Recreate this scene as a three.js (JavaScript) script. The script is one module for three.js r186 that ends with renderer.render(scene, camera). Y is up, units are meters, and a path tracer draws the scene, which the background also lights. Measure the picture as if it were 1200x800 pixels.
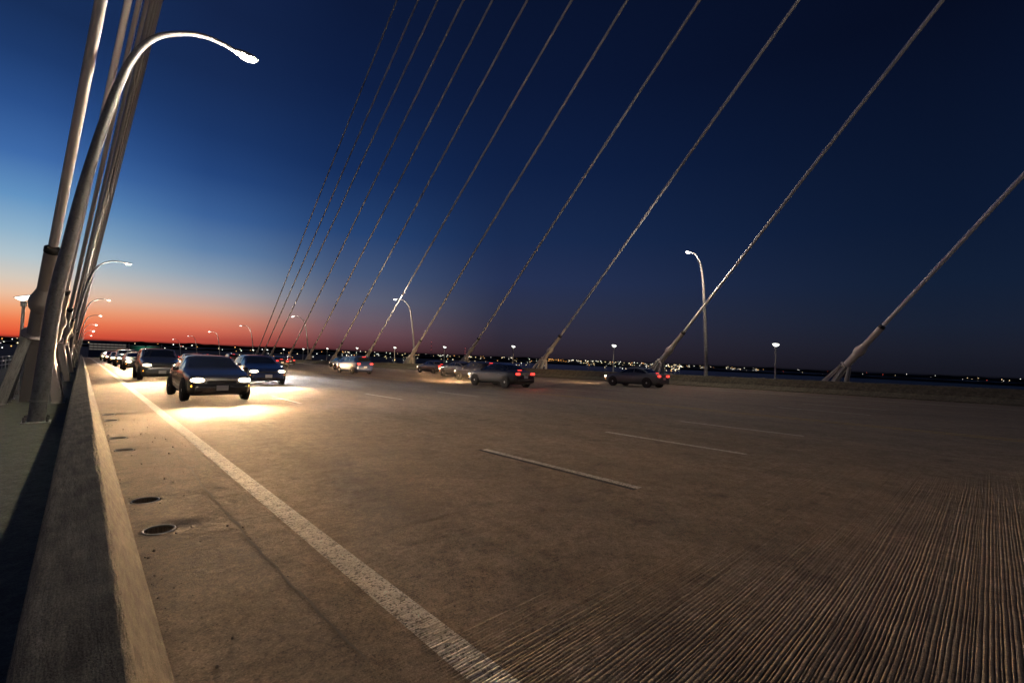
import * as THREE from 'three';
import { mergeGeometries, mergeVertices } from 'three/addons/utils/BufferGeometryUtils.js';
import { RoundedBoxGeometry } from 'three/addons/geometries/RoundedBoxGeometry.js';
import { ImprovedNoise } from 'three/addons/math/ImprovedNoise.js';

// ───────────────────────── camera ─────────────────────────
// world: -Z runs along the bridge away from the viewer, +X across the carriageway, y up, metres
const scene = new THREE.Scene();
const CAM_H = 1.54;
const camera = new THREE.PerspectiveCamera(2 * Math.atan(400 / 533) * 180 / Math.PI, 1.5, 0.05, 90000);
const cR = new THREE.Vector3(0.72528498, -0.05327927, -0.68638402);
const cU = new THREE.Vector3(0.04144073, 0.9985717, -0.03372287);
const cF = new THREE.Vector3(-0.68720038, 0.00398556, -0.72645698);
camera.position.set(0, CAM_H, 0);
camera.quaternion.setFromRotationMatrix(new THREE.Matrix4().makeBasis(
  new THREE.Vector3(cR.x, cU.x, -cF.x), new THREE.Vector3(cR.y, cU.y, -cF.y), new THREE.Vector3(cR.z, cU.z, -cF.z)));
camera.updateMatrixWorld(true);
function pixelRay(px, py) {
  return new THREE.Vector3((px - 600) / 533, -(py - 400) / 533, -1).applyQuaternion(camera.quaternion).normalize();
}

// ───────────────────────── dusk sky (no sun: it has set) ─────────────────────────
const lin = (c) => { c /= 255; return c <= 0.04045 ? c / 12.92 : Math.pow((c + 0.055) / 1.055, 2.4); };
const skyColumns = [
  [30, [[0, 23, 46, 88], [60, 29, 58, 108], [120, 42, 79, 138], [180, 62, 106, 168], [230, 98, 146, 193], [270, 142, 177, 203], [300, 178, 196, 205], [326, 214, 202, 188], [344, 235, 193, 162], [361, 242, 162, 116], [375, 241, 124, 79], [386, 233, 98, 62], [394, 214, 72, 50]]],
  [230, [[0, 19, 35, 71], [80, 22, 42, 83], [150, 27, 54, 103], [200, 36, 69, 124], [250, 59, 97, 152], [290, 95, 129, 170], [320, 138, 157, 178], [342, 177, 172, 174], [359, 207, 166, 148], [373, 224, 142, 112], [386, 217, 112, 87], [398, 180, 74, 62]]],
  [400, [[0, 12, 25, 56], [100, 14, 31, 68], [200, 21, 45, 90], [270, 38, 67, 114], [320, 70, 88, 122], [350, 96, 100, 121], [372, 110, 95, 107], [388, 115, 82, 90], [400, 103, 64, 70], [409, 84, 47, 51]]],
  [590, [[0, 9, 20, 47], [100, 11, 24, 55], [200, 15, 32, 68], [280, 25, 43, 80], [330, 38, 50, 84], [360, 45, 50, 74], [388, 49, 46, 62], [408, 46, 38, 48], [418, 38, 31, 38]]],
  [1110, [[0, 6, 13, 33], [100, 8, 18, 41], [250, 12, 25, 50], [330, 18, 31, 54], [380, 24, 32, 50], [410, 26, 29, 42], [436, 22, 23, 33]]],
].map(([px, list]) => {
  const rows = list.map(([py, r, g, b]) => ({ el: Math.asin(pixelRay(px, py).y), c: [lin(r), lin(g), lin(b)] })).reverse();
  const d = pixelRay(px, 395);
  return { az: Math.atan2(d.x, -d.z), rows };
});
const GLOW_AZ = -0.2;
function columnColor(col, el) {
  const r = col.rows;
  if (el <= r[0].el) return r[0].c;
  for (let i = 1; i < r.length; i++) if (el < r[i].el) {
    const t = (el - r[i - 1].el) / (r[i].el - r[i - 1].el);
    return [0, 1, 2].map((k) => r[i - 1].c[k] + (r[i].c[k] - r[i - 1].c[k]) * t);
  }
  return r[r.length - 1].c;
}
{
  const W = 2048, H = 1024, data = new Float32Array(W * H * 4);
  const cols = skyColumns.map((c) => ({ a: Math.abs(c.az - GLOW_AZ), rows: c.rows }));
  for (let y = 0; y < H; y++) {
    const el = ((y + 0.5) / H - 0.5) * Math.PI;
    const cc = cols.map((c) => el < 0 ? [0.004, 0.004, 0.006] : columnColor(c, el));
    for (let x = 0; x < W; x++) {
      const round = ((x + 0.5) / W - 0.5) * 2 * Math.PI;
      const az = Math.atan2(Math.cos(round), -Math.sin(round));
      let a = Math.abs(az - GLOW_AZ); if (a > Math.PI) a = 2 * Math.PI - a;
      let i = 0; while (i < 3 && a > cols[i + 1].a) i++;
      let t = Math.min(1, Math.max(0, (a - cols[i].a) / (cols[i + 1].a - cols[i].a)));
      if (i > 0) t = t * t * (3 - 2 * t) * 0.5 + t * 0.5;
      const o = (y * W + x) * 4;
      for (let k = 0; k < 3; k++) data[o + k] = cc[i][k] + (cc[i + 1][k] - cc[i][k]) * t;
      data[o + 3] = 1;
    }
  }
  const sky = new THREE.DataTexture(data, W, H, THREE.RGBAFormat, THREE.FloatType);
  sky.mapping = THREE.EquirectangularReflectionMapping; sky.magFilter = THREE.LinearFilter; sky.minFilter = THREE.LinearFilter;
  sky.wrapS = THREE.RepeatWrapping; sky.needsUpdate = true;
  scene.background = sky; scene.environment = sky;
}
const renderer = new THREE.WebGLRenderer({ antialias: true });
renderer.setSize(1024, 682);
renderer.toneMapping = THREE.LinearToneMapping;
renderer.toneMappingExposure = 1.0;
renderer.shadowMap.enabled = true;

// strengths of the lamps (candela, for exposure 1)
const STREET_LAMP = 195, PATH_LAMP = 13, HEAD_LAMP = 560, FLOOD_LAMP = 700, TAIL_LAMP = 3;

// ───────────────────────── helpers ─────────────────────────
let seed = 20240611;
const rnd = () => { seed |= 0; seed = seed + 0x6D2B79F5 | 0; let t = Math.imul(seed ^ seed >>> 15, 1 | seed); t = t + Math.imul(t ^ t >>> 7, 61 | t) ^ t; return ((t ^ t >>> 14) >>> 0) / 4294967296; };
const rr = (a, b) => a + (b - a) * rnd();
const perlin = new ImprovedNoise();
const noise = (x, y, z = 0) => perlin.noise(x + 31.7, y + 17.3, z + 5.1);
const fbm = (x, y, z = 0, o = 4) => { let s = 0, a = 0.5; for (let i = 0; i < o; i++) { s += a * noise(x, y, z + i * 7.7); x *= 2.03; y *= 2.03; z *= 2.03; a *= 0.5; } return s; };
const smooth = (a, b, x) => { const t = Math.min(1, Math.max(0, (x - a) / (b - a))); return t * t * (3 - 2 * t); };
const GRADE = 0.0149, CREST = 15000;
const deckY = (D) => -(GRADE * D + D * D / (2 * CREST));
const at = (X, h, D) => new THREE.Vector3(X, deckY(D) + h, -D);
const taken = new Map();
function numbered(name) { const n = taken.get(name) ?? 0; taken.set(name, n + 1); return n ? name + '_' + String(n).padStart(3, '0') : name; }
function shade(o) { o.traverse((m) => { if (m.isMesh) { m.castShadow = true; m.receiveShadow = true; } }); return o; }
function tag(o, label, category, group, kind) { o.userData.label = label; if (category) o.userData.category = category; if (group) o.userData.group = group; if (kind) o.userData.kind = kind; return o; }
function thing(name, label, category, group) { const g = new THREE.Group(); g.name = numbered(name); scene.add(g); return tag(g, label, category, group); }
function part(name, geo, mat, parent) { const m = new THREE.Mesh(geo, mat); m.name = name; m.castShadow = m.receiveShadow = true; parent.add(m); return m; }
function structure(name, geo, mat, label) { const m = geo ? new THREE.Mesh(geo, mat) : new THREE.Group(); m.name = numbered(name); m.receiveShadow = m.castShadow = true; m.userData.kind = 'structure'; if (label) m.userData.label = label; scene.add(m); return m; }
// a tapered round bar between two points
function bar(a, b, r0, r1 = r0, seg = 14) {
  const d = new THREE.Vector3().subVectors(b, a), g = new THREE.CylinderGeometry(r1, r0, d.length(), seg, 1);
  g.translate(0, d.length() / 2, 0);
  g.applyQuaternion(new THREE.Quaternion().setFromUnitVectors(new THREE.Vector3(0, 1, 0), d.clone().normalize()));
  g.translate(a.x, a.y, a.z); return g;
}
// a box beam between two points, w across and t deep
function beam(a, b, w, t, bevel = 0.012) {
  const d = new THREE.Vector3().subVectors(b, a), L = d.length(), g = new RoundedBoxGeometry(w, L, t, 1, bevel);
  const y = d.normalize(), x = new THREE.Vector3(1, 0, 0).addScaledVector(y, -y.x).normalize(), z = new THREE.Vector3().crossVectors(x, y);
  g.applyMatrix4(new THREE.Matrix4().makeBasis(x, y, z)); const m = new THREE.Vector3().addVectors(a, b).multiplyScalar(0.5); g.translate(m.x, m.y, m.z); return g;
}
function sweep(points, radii, seg = 16, cap = true) {
  const curve = new THREE.CatmullRomCurve3(points), n = points.length * 6, fr = curve.computeFrenetFrames(n), pos = [], idx = [], nor = [], uv = [], len = curve.getLength();
  for (let i = 0; i <= n; i++) {
    const p = curve.getPoint(i / n), t = i / n * (radii.length - 1), k = Math.min(radii.length - 2, Math.floor(t)), r = radii[k] + (radii[k + 1] - radii[k]) * (t - k);
    for (let j = 0; j <= seg; j++) {
      const a = j / seg * Math.PI * 2, v = fr.normals[i].clone().multiplyScalar(Math.cos(a)).addScaledVector(fr.binormals[i], Math.sin(a));
      pos.push(p.x + v.x * r, p.y + v.y * r, p.z + v.z * r); nor.push(v.x, v.y, v.z); uv.push(j / seg * 1.5, i / n * len);
    }
  }
  for (let i = 0; i < n; i++) for (let j = 0; j < seg; j++) { const a = i * (seg + 1) + j, b = a + seg + 1; idx.push(a, a + 1, b, b, a + 1, b + 1); }
  const g = new THREE.BufferGeometry(); g.setAttribute('position', new THREE.Float32BufferAttribute(pos, 3)); g.setAttribute('normal', new THREE.Float32BufferAttribute(nor, 3)); g.setAttribute('uv', new THREE.Float32BufferAttribute(uv, 2)); g.setIndex(idx); return g;
}
// sheet over (X, D): height and colour from functions; uv in metres
function sheet(xs, ds, height, colour, shift) {
  const nx = xs.length, nd = ds.length, pos = new Float32Array(nx * nd * 3), uv = new Float32Array(nx * nd * 2), col = colour && new Float32Array(nx * nd * 3), idx = new Uint32Array((nx - 1) * (nd - 1) * 6);
  let k = 0;
  for (let j = 0; j < nd; j++) for (let i = 0; i < nx; i++) {
    const q = j * nx + i, X = xs[i], D = ds[j];
    pos[q * 3] = X; pos[q * 3 + 1] = deckY(D) + (height ? height(X, D) : 0); pos[q * 3 + 2] = -D + (shift ? shift(X, D) : 0); uv[q * 2] = X; uv[q * 2 + 1] = D;
    if (col) { const c = colour(X, D); col.set(c, q * 3); }
    if (i < nx - 1 && j < nd - 1) { idx.set([q, q + 1, q + nx, q + 1, q + nx + 1, q + nx], k); k += 6; }
  }
  const g = new THREE.BufferGeometry(); g.setAttribute('position', new THREE.BufferAttribute(pos, 3)); g.setAttribute('uv', new THREE.BufferAttribute(uv, 2));
  if (col) g.setAttribute('color', new THREE.BufferAttribute(col, 3));
  g.setIndex(new THREE.BufferAttribute(idx, 1)); g.computeVertexNormals(); return g;
}
const range = (a, b, step) => { const n = Math.max(1, Math.round((b - a) / step)), o = []; for (let i = 0; i <= n; i++) o.push(a + (b - a) * i / n); return o; };
function texture(size, metres, fn, srgb) {
  const d = new Uint8Array(size * size * 4);
  for (let y = 0; y < size; y++) for (let x = 0; x < size; x++) { const c = fn(x / size, y / size, x, y), o = (y * size + x) * 4; d[o] = c[0]; d[o + 1] = c[1]; d[o + 2] = c[2]; d[o + 3] = 255; }
  const t = new THREE.DataTexture(d, size, size); t.wrapS = t.wrapT = THREE.RepeatWrapping; t.magFilter = THREE.LinearFilter; t.minFilter = THREE.LinearMipmapLinearFilter; t.generateMipmaps = true;
  t.repeat.set(1 / metres, 1 / metres); if (srgb) t.colorSpace = THREE.SRGBColorSpace; t.needsUpdate = true; return t;
}
// tileable value noise
function tileNoise(n, s) {
  const g = new Float32Array(n * n); let q = s * 7919 + 13; for (let i = 0; i < n * n; i++) { q = Math.imul(q, 1664525) + 1013904223 | 0; g[i] = (q >>> 8) / 16777216; }
  return (u, v) => { const x = u * n, y = v * n, i = Math.floor(x), j = Math.floor(y), fx = x - i, fy = y - j, sx = fx * fx * (3 - 2 * fx), sy = fy * fy * (3 - 2 * fy), a = ((i % n) + n) % n, b = (a + 1) % n, c = (((j % n) + n) % n) * n, e = ((j + 1) % n + n) % n * n; return (g[c + a] * (1 - sx) + g[c + b] * sx) * (1 - sy) + (g[e + a] * (1 - sx) + g[e + b] * sx) * sy; };
}
const nth = ['first', 'second', 'third', 'fourth', 'fifth', 'sixth', 'seventh', 'eighth', 'ninth', 'tenth', 'eleventh', 'twelfth'];
const M = (o) => new THREE.MeshStandardMaterial(o);
const rgb = (r, g, b) => new THREE.Color().setRGB(r, g, b);

// ───────────────────────── materials ─────────────────────────
const n4 = tileNoise(6, 1), n16 = tileNoise(22, 2), n64 = tileNoise(80, 3), n256 = tileNoise(256, 4), n512 = tileNoise(512, 5);
const grainMap = texture(1024, 2.6, (u, v) => {                         // aggregate of worn concrete
  const s = n512(u, v), f = n256(u + .3, v), m = n64(u, v), c = n16(u, v);
  let k = 0.74 + (s - .5) * 0.22 + (f - .5) * 0.16 + (m - .5) * 0.14 + (c - .5) * 0.1; if (s > 0.95) k += 0.2; if (f < 0.07) k -= 0.2;
  k = Math.max(0.12, Math.min(1, k)); return [k * 255, k * (246 + c * 6), k * (232 + c * 12)];
}, true);
const grainBump = texture(1024, 1.3, (u, v) => { const k = 255 * (n512(u, v) * .5 + n256(u, v) * .35 + n64(u, v) * .15); return [k, k, k]; });
const GROOVE = 0.025;
const grooveBump = texture(2048, 4, (u, v) => {                         // transverse tining, 25 mm apart
  const w = (n16(u, v * .2) - .5) * 0.2, f = ((v * 160 + w) % 1 + 1) % 1, gv = smooth(0.22, 0.36, f) * (1 - smooth(0.64, 0.78, f));
  const k = 255 * Math.min(1, 0.86 - gv * 0.8 + (n512(u, v) - .5) * .3 + (n64(u, v) - .5) * .1); return [Math.max(0, k), Math.max(0, k), Math.max(0, k)];
});
const roadMat = M({ map: grainMap, bumpMap: grainBump, bumpScale: 0.003, roughness: 0.86, vertexColors: true });
const roadFarMat = M({ map: grainMap, bumpMap: grooveBump, bumpScale: 0.0025, roughness: 0.84, vertexColors: true });
const paintMap = texture(512, 1.1, (u, v) => { const s = n256(u, v), m = n64(u, v), c = n16(u, v); let k = 0.86 + (s - .5) * .3; if (m * .6 + s * .4 > .66) k *= 0.55; k *= 0.9 + c * .15; return [k * 250, k * 246, k * 236]; }, true);
const paintMat = M({ map: paintMap, roughness: 0.75, color: rgb(0.74, 0.72, 0.68), bumpMap: grainBump, bumpScale: 0.0015 });
const yellowMat = M({ map: paintMap, roughness: 0.75, color: rgb(0.55, 0.36, 0.05) });
const blackLineMat = M({ roughness: 0.7, color: rgb(0.03, 0.03, 0.03), map: grainMap });
const barrierMap = texture(1024, 1.7, (u, v) => { const s = n512(u, v), f = n256(u * 3, v), c = n16(u, v), l = n64(u, v * .12), k = 0.7 + (s - .5) * .25 + (f - .5) * .2 + (c - .5) * .16 + (l - .5) * .22; return [k * 240, k * 234, k * 214]; }, true);
const barrierBump = texture(1024, 0.9, (u, v) => { const k = 255 * (n64(u, v * .12) * .45 + n256(u, v * .1) * .25 + n512(u, v) * .3); return [k, k, k]; });
const barrierMat = M({ map: barrierMap, bumpMap: barrierBump, bumpScale: 0.013, roughness: 0.92, vertexColors: true });
const walkMat = M({ map: grainMap, bumpMap: grainBump, bumpScale: 0.002, roughness: 0.9, color: rgb(0.24, 0.27, 0.22) });
const steelMap = texture(512, 1.5, (u, v) => { const k = 0.86 + (n256(u, v) - .5) * .12 + (n16(u, v) - .5) * .16 - (n64(u * .4, v * 2) > .8 ? .12 : 0); return [k * 245, k * 244, k * 240]; }, true);
const poleMat = M({ map: steelMap, color: rgb(0.42, 0.42, 0.43), metalness: 0.2, roughness: 0.55 });
const cableMat = M({ color: rgb(0.7, 0.67, 0.65), roughness: 0.85 });
const anchorMat = M({ color: rgb(0.46, 0.42, 0.39), roughness: 0.68 });
const galvMat = M({ map: steelMap, color: rgb(0.6, 0.6, 0.58), roughness: 0.5, metalness: 0.2 });
const rubberMat = M({ color: rgb(0.018, 0.018, 0.018), roughness: 0.8 });
const darkMat = M({ color: rgb(0.03, 0.03, 0.032), roughness: 0.6 });
const boltMat = M({ color: rgb(0.2, 0.19, 0.18), roughness: 0.45, metalness: 0.7 });

// ───────────────────────── the bridge deck ─────────────────────────
const FACE = 0.38, EDGE = 1.53, LANE = 3.65, FARFACE = 36.9, FARLANES = 17.4;
const scuppers = [[0.57, 4.95], [0.56, 6.0], [0.56, 9.2], [0.55, 10.5], [0.55, 13.2], [0.55, 14.4]];
const stain = (X, D) => {                                               // rubbered wheel paths, oil, dust by the kerb: patches of matter
  let k = 1;
  for (let l = 0; l < 4; l++) for (const o of [0.95, 2.65]) { const c = EDGE + LANE * l + o + 0.12 * noise(D * .05, l + o); k *= 1 - 0.16 * Math.exp(-((X - c) ** 2) / 0.11) * (0.7 + fbm(X * .7, D * .12)); }
  k *= 1 + 0.34 * fbm(X * .55, D * .16, 1) + 0.25 * fbm(X * 2.1, D * 1.5, 2);
  const drop = noise(X * 3.1, D * 2.2, 4); if (drop > 0.5) k *= 0.72;
  return k;
};
const roadColour = (X, D) => { const k = stain(X, D), w = 0.5 + fbm(X * .3, D * .3, 9) * 0.8; return [0.375 * k, (0.315 - 0.02 * w) * k, (0.255 - 0.03 * w) * k]; };
const shoulderColour = (X, D) => { const c = roadColour(X, D), s = 1 + 0.3 * fbm(X * 5, D * 5, 6, 3); return [c[0] * s * 1.02, c[1] * s * .98, c[2] * s * 0.92]; };
// random tining: grooves 7 mm wide, 13 to 29 mm apart, each raked to its own depth
const cells = []; for (let p = -4.5; p < 16.5;) { const w = 0.013 + 0.016 * rnd(); cells.push({ p, w, d: 0.0036 + 0.003 * rnd() }); p += w; }
const cellAt = (D) => { let a = 0, b = cells.length - 1; while (a < b) { const m = (a + b + 1) >> 1; if (cells[m].p <= D + 1e-7) a = m; else b = m - 1; } return cells[a]; };
const grooveRows = (a, b) => { const o = [a]; for (const { p, w } of cells) for (const x of [p, p + (w - .0072) * .5, p + w - .0072, p + w - .0057, p + w - .0015]) if (x > a + 1e-5 && x < b - 1e-5) o.push(x); o.push(b); return o; };
const grooveAt = (X, D) => {                                            // flat ridge, narrow worn groove
  const c = cellAt(D), e = c.w - (D - c.p), g = Math.min(1, Math.max(0, (0.0072 - e) / 0.0015)) * Math.min(1, Math.max(0, e / 0.0015));
  return -g * Math.max(0.0005, c.d * (1 + .6 * noise(X * .8, c.p * 9)) + 0.002 * fbm(X * 1.3, D * 1.1, 0, 2)) * (0.55 + 0.45 * smooth(0.8, 1.7, X)) * (1 - 0.97 * smooth(6, 12.8, D)) * (1 - 0.97 * smooth(7, 13.8, X)) + (0.0011 * noise(X * 11, D * 17, 3) + 0.0008 * noise(X * 34, D * 60, 5)) * (1 - smooth(4, 12, D)) * (1 - smooth(6, 13, X));
};
const wander = (X, D) => 0.011 * noise(X * .35, D * .25, 1) + 0.0035 * noise(X * 2.3, D * 1.7, 2) + 0.0013 * noise(X * 9, D * 8, 4);   // the rake did not run dead straight
const shoulderHeight = (X, D) => {
  let h = grooveAt(X, D) * 0.55 + 0.0022 * fbm(X * 22, D * 22, 1, 2) * (1 - .8 * smooth(5, 14, D)) + 0.006 * fbm(X * 1.6, D * 1.2, 8, 2);
  for (const [sx, sd] of scuppers) {
    const r = Math.hypot(X - sx, D - sd); if (r > 1.2) continue;
    h -= 0.011 * Math.exp(-(((X - sx - 0.16) / 0.3) ** 2) - ((D - sd) / 0.14) ** 2);
    h -= 0.14 * (1 - smooth(0.105, 0.118, r));
  }
  return h;
};
const road = structure('road', null, null, 'grooved brown-grey concrete carriageway of the bridge');
const slab = (name, g, m) => part(name, g, m, road);
slab('shoulder_surface', sheet(range(FACE - .03, 1.4, 0.0225), grooveRows(-2.5, 15.5), shoulderHeight, shoulderColour), roadMat);
slab('lane_surface', sheet(range(1.4, 14, 0.1), grooveRows(-4, 13), grooveAt, roadColour, wander), roadMat);
slab('shoulder_surface', sheet(range(FACE - .03, 1.4, 0.34), range(15.5, 620, 1), null, shoulderColour), roadFarMat);
slab('shoulder_surface', sheet(range(FACE - .03, 1.4, 0.34), range(-40, -2.5, 1), null, shoulderColour), roadFarMat);
slab('lane_surface', sheet(range(1.4, 9, 0.2), range(12.98, 60, 0.5), null, roadColour), roadFarMat);
slab('lane_surface', sheet(range(1.4, 9, 0.5), range(60, 620, 2), null, roadColour), roadFarMat);
slab('lane_surface', sheet(range(1.4, 9, 0.5), range(-40, -4, 1), null, roadColour), roadFarMat);
slab('lane_surface', sheet(range(14, FARFACE + .03, 0.3), range(-4, 13, 0.6), null, roadColour), roadFarMat);
slab('lane_surface', sheet(range(9, FARFACE + .03, 0.3), range(12.98, 60, 0.6), null, roadColour), roadFarMat);
slab('lane_surface', sheet(range(9, FARFACE + .03, 0.6), range(60, 620, 2), null, roadColour), roadFarMat);
slab('lane_surface', sheet(range(9, FARFACE + .03, 0.6), range(-40, -4, 1), null, roadColour), roadFarMat);
// painted markings
const strip = (name, x0, x1, d0, d1, mat, lift = 0.004) => {
  const near = d1 > -4 && d0 < 13 && x0 < 14;
  if (near && x0 > 1.4) return slab(name, sheet(range(x0, x1, 0.05), grooveRows(Math.max(d0, -4), Math.min(13, d1)), (X, D) => grooveAt(X, D) * 1.9 + 0.0019, null, wander), mat);
  return slab(name, sheet(range(x0, x1, 1), range(d0, d1, 4), () => lift, null), mat);
};
strip('edge_line', EDGE - .092, EDGE + .092, -4, 13, paintMat);
strip('edge_line', EDGE - .092, EDGE + .092, 13.005, 500, paintMat);
for (let l = 1; l < 4; l++) for (let k = -1; k < 22; k++) {
  const X = EDGE + LANE * l + .02, d0 = 3.05 + 12.2 * k, d1 = d0 + 3.05;
  strip('lane_dash', X - .06, X + .06, d0, d1, paintMat);
  if (l === 1) strip('contrast_line', X - .145, X - .066, d0, d1, blackLineMat);
}
for (let l = 1; l < 4; l++) for (let k = -1; k < 18; k++) { const X = FARLANES + LANE * l; strip('lane_dash', X - .06, X + .06, 3.05 + 12.2 * k, 6.1 + 12.2 * k, paintMat); }
strip('edge_line', FARLANES + 4 * LANE + .1, FARLANES + 4 * LANE + .25, -12, 500, paintMat);
for (const X of [16.55, 16.95]) strip('centre_line', X - .06, X + .06, -12, 500, yellowMat);
// sealed longitudinal joint in the shoulder
{
  const ds = range(-2.4, 15, 0.04), g = sheet([0, 1], ds, null, null), p = g.attributes.position;
  for (let j = 0; j < ds.length; j++) { const D = ds[j], c = 1.12 + 0.05 * noise(D * .7, 2) + 0.02 * noise(D * 4, 7), w = Math.max(0.0008, 0.006 + 0.011 * noise(D * 2.3, 5)); for (let i = 0; i < 2; i++) { const X = c + (i ? w : -w); p.setX(j * 2 + i, X); p.setY(j * 2 + i, deckY(D) + shoulderHeight(X, D) + 0.0035); } }
  g.computeVertexNormals(); slab('joint_sealant', g, new THREE.MeshPhysicalMaterial({ color: rgb(0.19, 0.16, 0.13), roughness: 1, specularIntensity: 0.1 }));
}
// scupper rims
for (const [sx, sd] of scuppers.slice(0, 6)) {
  const g = new THREE.TorusGeometry(0.113, 0.009, 8, 32); g.rotateX(Math.PI / 2); const q = at(sx, -0.006, sd); g.translate(q.x, q.y, q.z); slab('scupper_rim', g, galvMat);
}
// pebbles and crumbs of concrete on the shoulder
{
  const geo = new THREE.IcosahedronGeometry(1, 0), n = 260, im = new THREE.InstancedMesh(geo, M({ color: rgb(0.2, 0.17, 0.14), roughness: 0.9 }), n), m4 = new THREE.Matrix4(), q = new THREE.Quaternion(), e = new THREE.Euler();
  for (let i = 0; i < n; i++) { const near = i < 190, X = near ? FACE + 0.03 + rnd() ** 1.8 * 1.0 : rr(1.5, 6), D = rr(-0.5, 13), s = 0.003 + rnd() ** 3 * 0.009, p = at(X, (X < 1.4 ? shoulderHeight(X, D) : grooveAt(X, D)) + s * .45, D); q.setFromEuler(e.set(rnd() * 6, rnd() * 6, rnd() * 6)); m4.compose(p, q, new THREE.Vector3(s * rr(.8, 1.5), s * rr(.6, 1), s)); im.setMatrixAt(i, m4); }
  im.name = 'road_grit'; im.castShadow = im.receiveShadow = true; tag(im, 'loose grit and pebbles on the road shoulder', 'grit', null, 'stuff'); scene.add(im);
}
// walkway, outer ledge and the girder under the deck
const walkway = structure('walkway', null, null, 'greenish concrete footway behind the near barrier');
part('walkway_surface', sheet([-5, -0.9, -0.11], range(-40, 620, 2), () => -0.33), walkMat, walkway);
const ledge = structure('ledge', null, null, 'concrete ledge outside the far barrier');
part('ledge_surface', sheet([FARFACE + .45, 41.2], range(-40, 620, 2), () => -0.33), walkMat, ledge);
{
  const sh = (x0, x1, h0, h1) => { const a = sheet([x0, x1], range(-40, 620, 4), () => h0), b = sheet([x1, x0], range(-40, 620, 4), () => h1); const s1 = sheet([x0, x0 + 1e-4], range(-40, 620, 4), (X) => X === x0 ? h1 : h0), s2 = sheet([x1, x1 + 1e-4], range(-40, 620, 4), (X) => X === x1 ? h0 : h1); return mergeGeometries([a, b, s1, s2]); };
  structure('bridge_girder', sh(-5.05, 41.25, -0.36, -2.2), M({ color: rgb(0.25, 0.25, 0.25), roughness: 0.9 }), 'concrete deck girder under road and footway');
}
// ───────────────────────── barriers ─────────────────────────
function barrier(name, label, profile, ds, mirror) {
  // profile: list of [X, h]; the formed faces carry shallow board marks that run along the barrier
  const fine = []; for (let i = 0; i < profile.length - 1; i++) { const [a, b] = profile[i], [c, d] = profile[i + 1], n = Math.max(1, Math.round(Math.hypot(c - a, d - b) / 0.013)); for (let k = 0; k < n; k++) fine.push([a + (c - a) * k / n, b + (d - b) * k / n]); } fine.push(profile[profile.length - 1]);
  let s = 0; const run = fine.map((p, i) => s += i ? Math.hypot(p[0] - fine[i - 1][0], p[1] - fine[i - 1][1]) : 0);
  const nx = fine.length, pos = [], uv = [], col = [], idx = [];
  for (let j = 0; j < ds.length; j++) for (let i = 0; i < nx; i++) {
    const D = ds[j], [X, h] = fine[i], edge = i === 0 || i === nx - 1 ? 0 : 1, q = run[i] + 0.03 * noise(D * .35, 3) + 0.008 * noise(D * 1.7, 6);
    const ridge = mirror ? 0 : (0.0035 * noise(q * 26, D * .22, 2) + 0.0022 * noise(q * 60, D * .6, 4) + 0.0012 * noise(q * 30, D * 14, 8)) * edge;
    pos.push(X + ridge * .35, deckY(D) + h + ridge, -D); uv.push(run[i], D);
    const k = 1 + 0.3 * fbm(q * 7, D * .5, 3) + 0.22 * fbm(q * 3, D * 2.4, 5); col.push(0.33 * k, 0.315 * k, 0.28 * k);
    if (j < ds.length - 1 && i < nx - 1) { const a = j * nx + i, b = a + nx; idx.push(a, a + 1, b, a + 1, b + 1, b); }
  }
  const g = new THREE.BufferGeometry(); g.setAttribute('position', new THREE.Float32BufferAttribute(pos, 3)); g.setAttribute('uv', new THREE.Float32BufferAttribute(uv, 2)); g.setAttribute('color', new THREE.Float32BufferAttribute(col, 3)); g.setIndex(idx); g.computeVertexNormals();
  const m = new THREE.Mesh(g, barrierMat); m.name = numbered(name); m.castShadow = m.receiveShadow = true; scene.add(m); return tag(m, label, 'barrier');
}
const nearD = [...range(-6, 12, 0.03), ...range(12, 60, 0.3).slice(1), ...range(60, 620, 2).slice(1)];
barrier('concrete_barrier', 'weathered concrete barrier with board marks between footway and carriageway', [[-0.11, -0.335], [-0.085, 0.775], [-0.065, 0.798], [0.118, 0.812], [0.128, 0.806], [0.134, 0.79], [0.2, 0.36], [0.355, 0.09], [0.382, 0.06], [0.386, -0.05]].map(([a, b]) => [a, b]), nearD, false);
barrier('concrete_barrier', 'low concrete barrier along the outer edge of the red-lit lanes', [[FARFACE - .005, -0.05], [FARFACE, 0.08], [37.15, 0.36], [37.22, 0.86], [37.25, 0.9], [37.42, 0.9], [37.46, -0.335]], [...range(-40, 60, 1), ...range(60, 620, 4).slice(1)], true);
// outer railing of the footway
{
  const g = thing('footway_railing', 'dark metal railing on the outer edge of the footway', 'railing');
  for (const h of [0.75, 0.4, 0.05]) part('rail', sweep(range(-20, 300, 20).map((D) => at(-4.75, h, D)), [.025, .025], 6), galvMat, g);
  for (let D = -10; D < 200; D += 2.5) part('post', beam(at(-4.8, -0.33, D), at(-4.8, 0.8, D), .05, .05, .006), galvMat, g);
}

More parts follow.
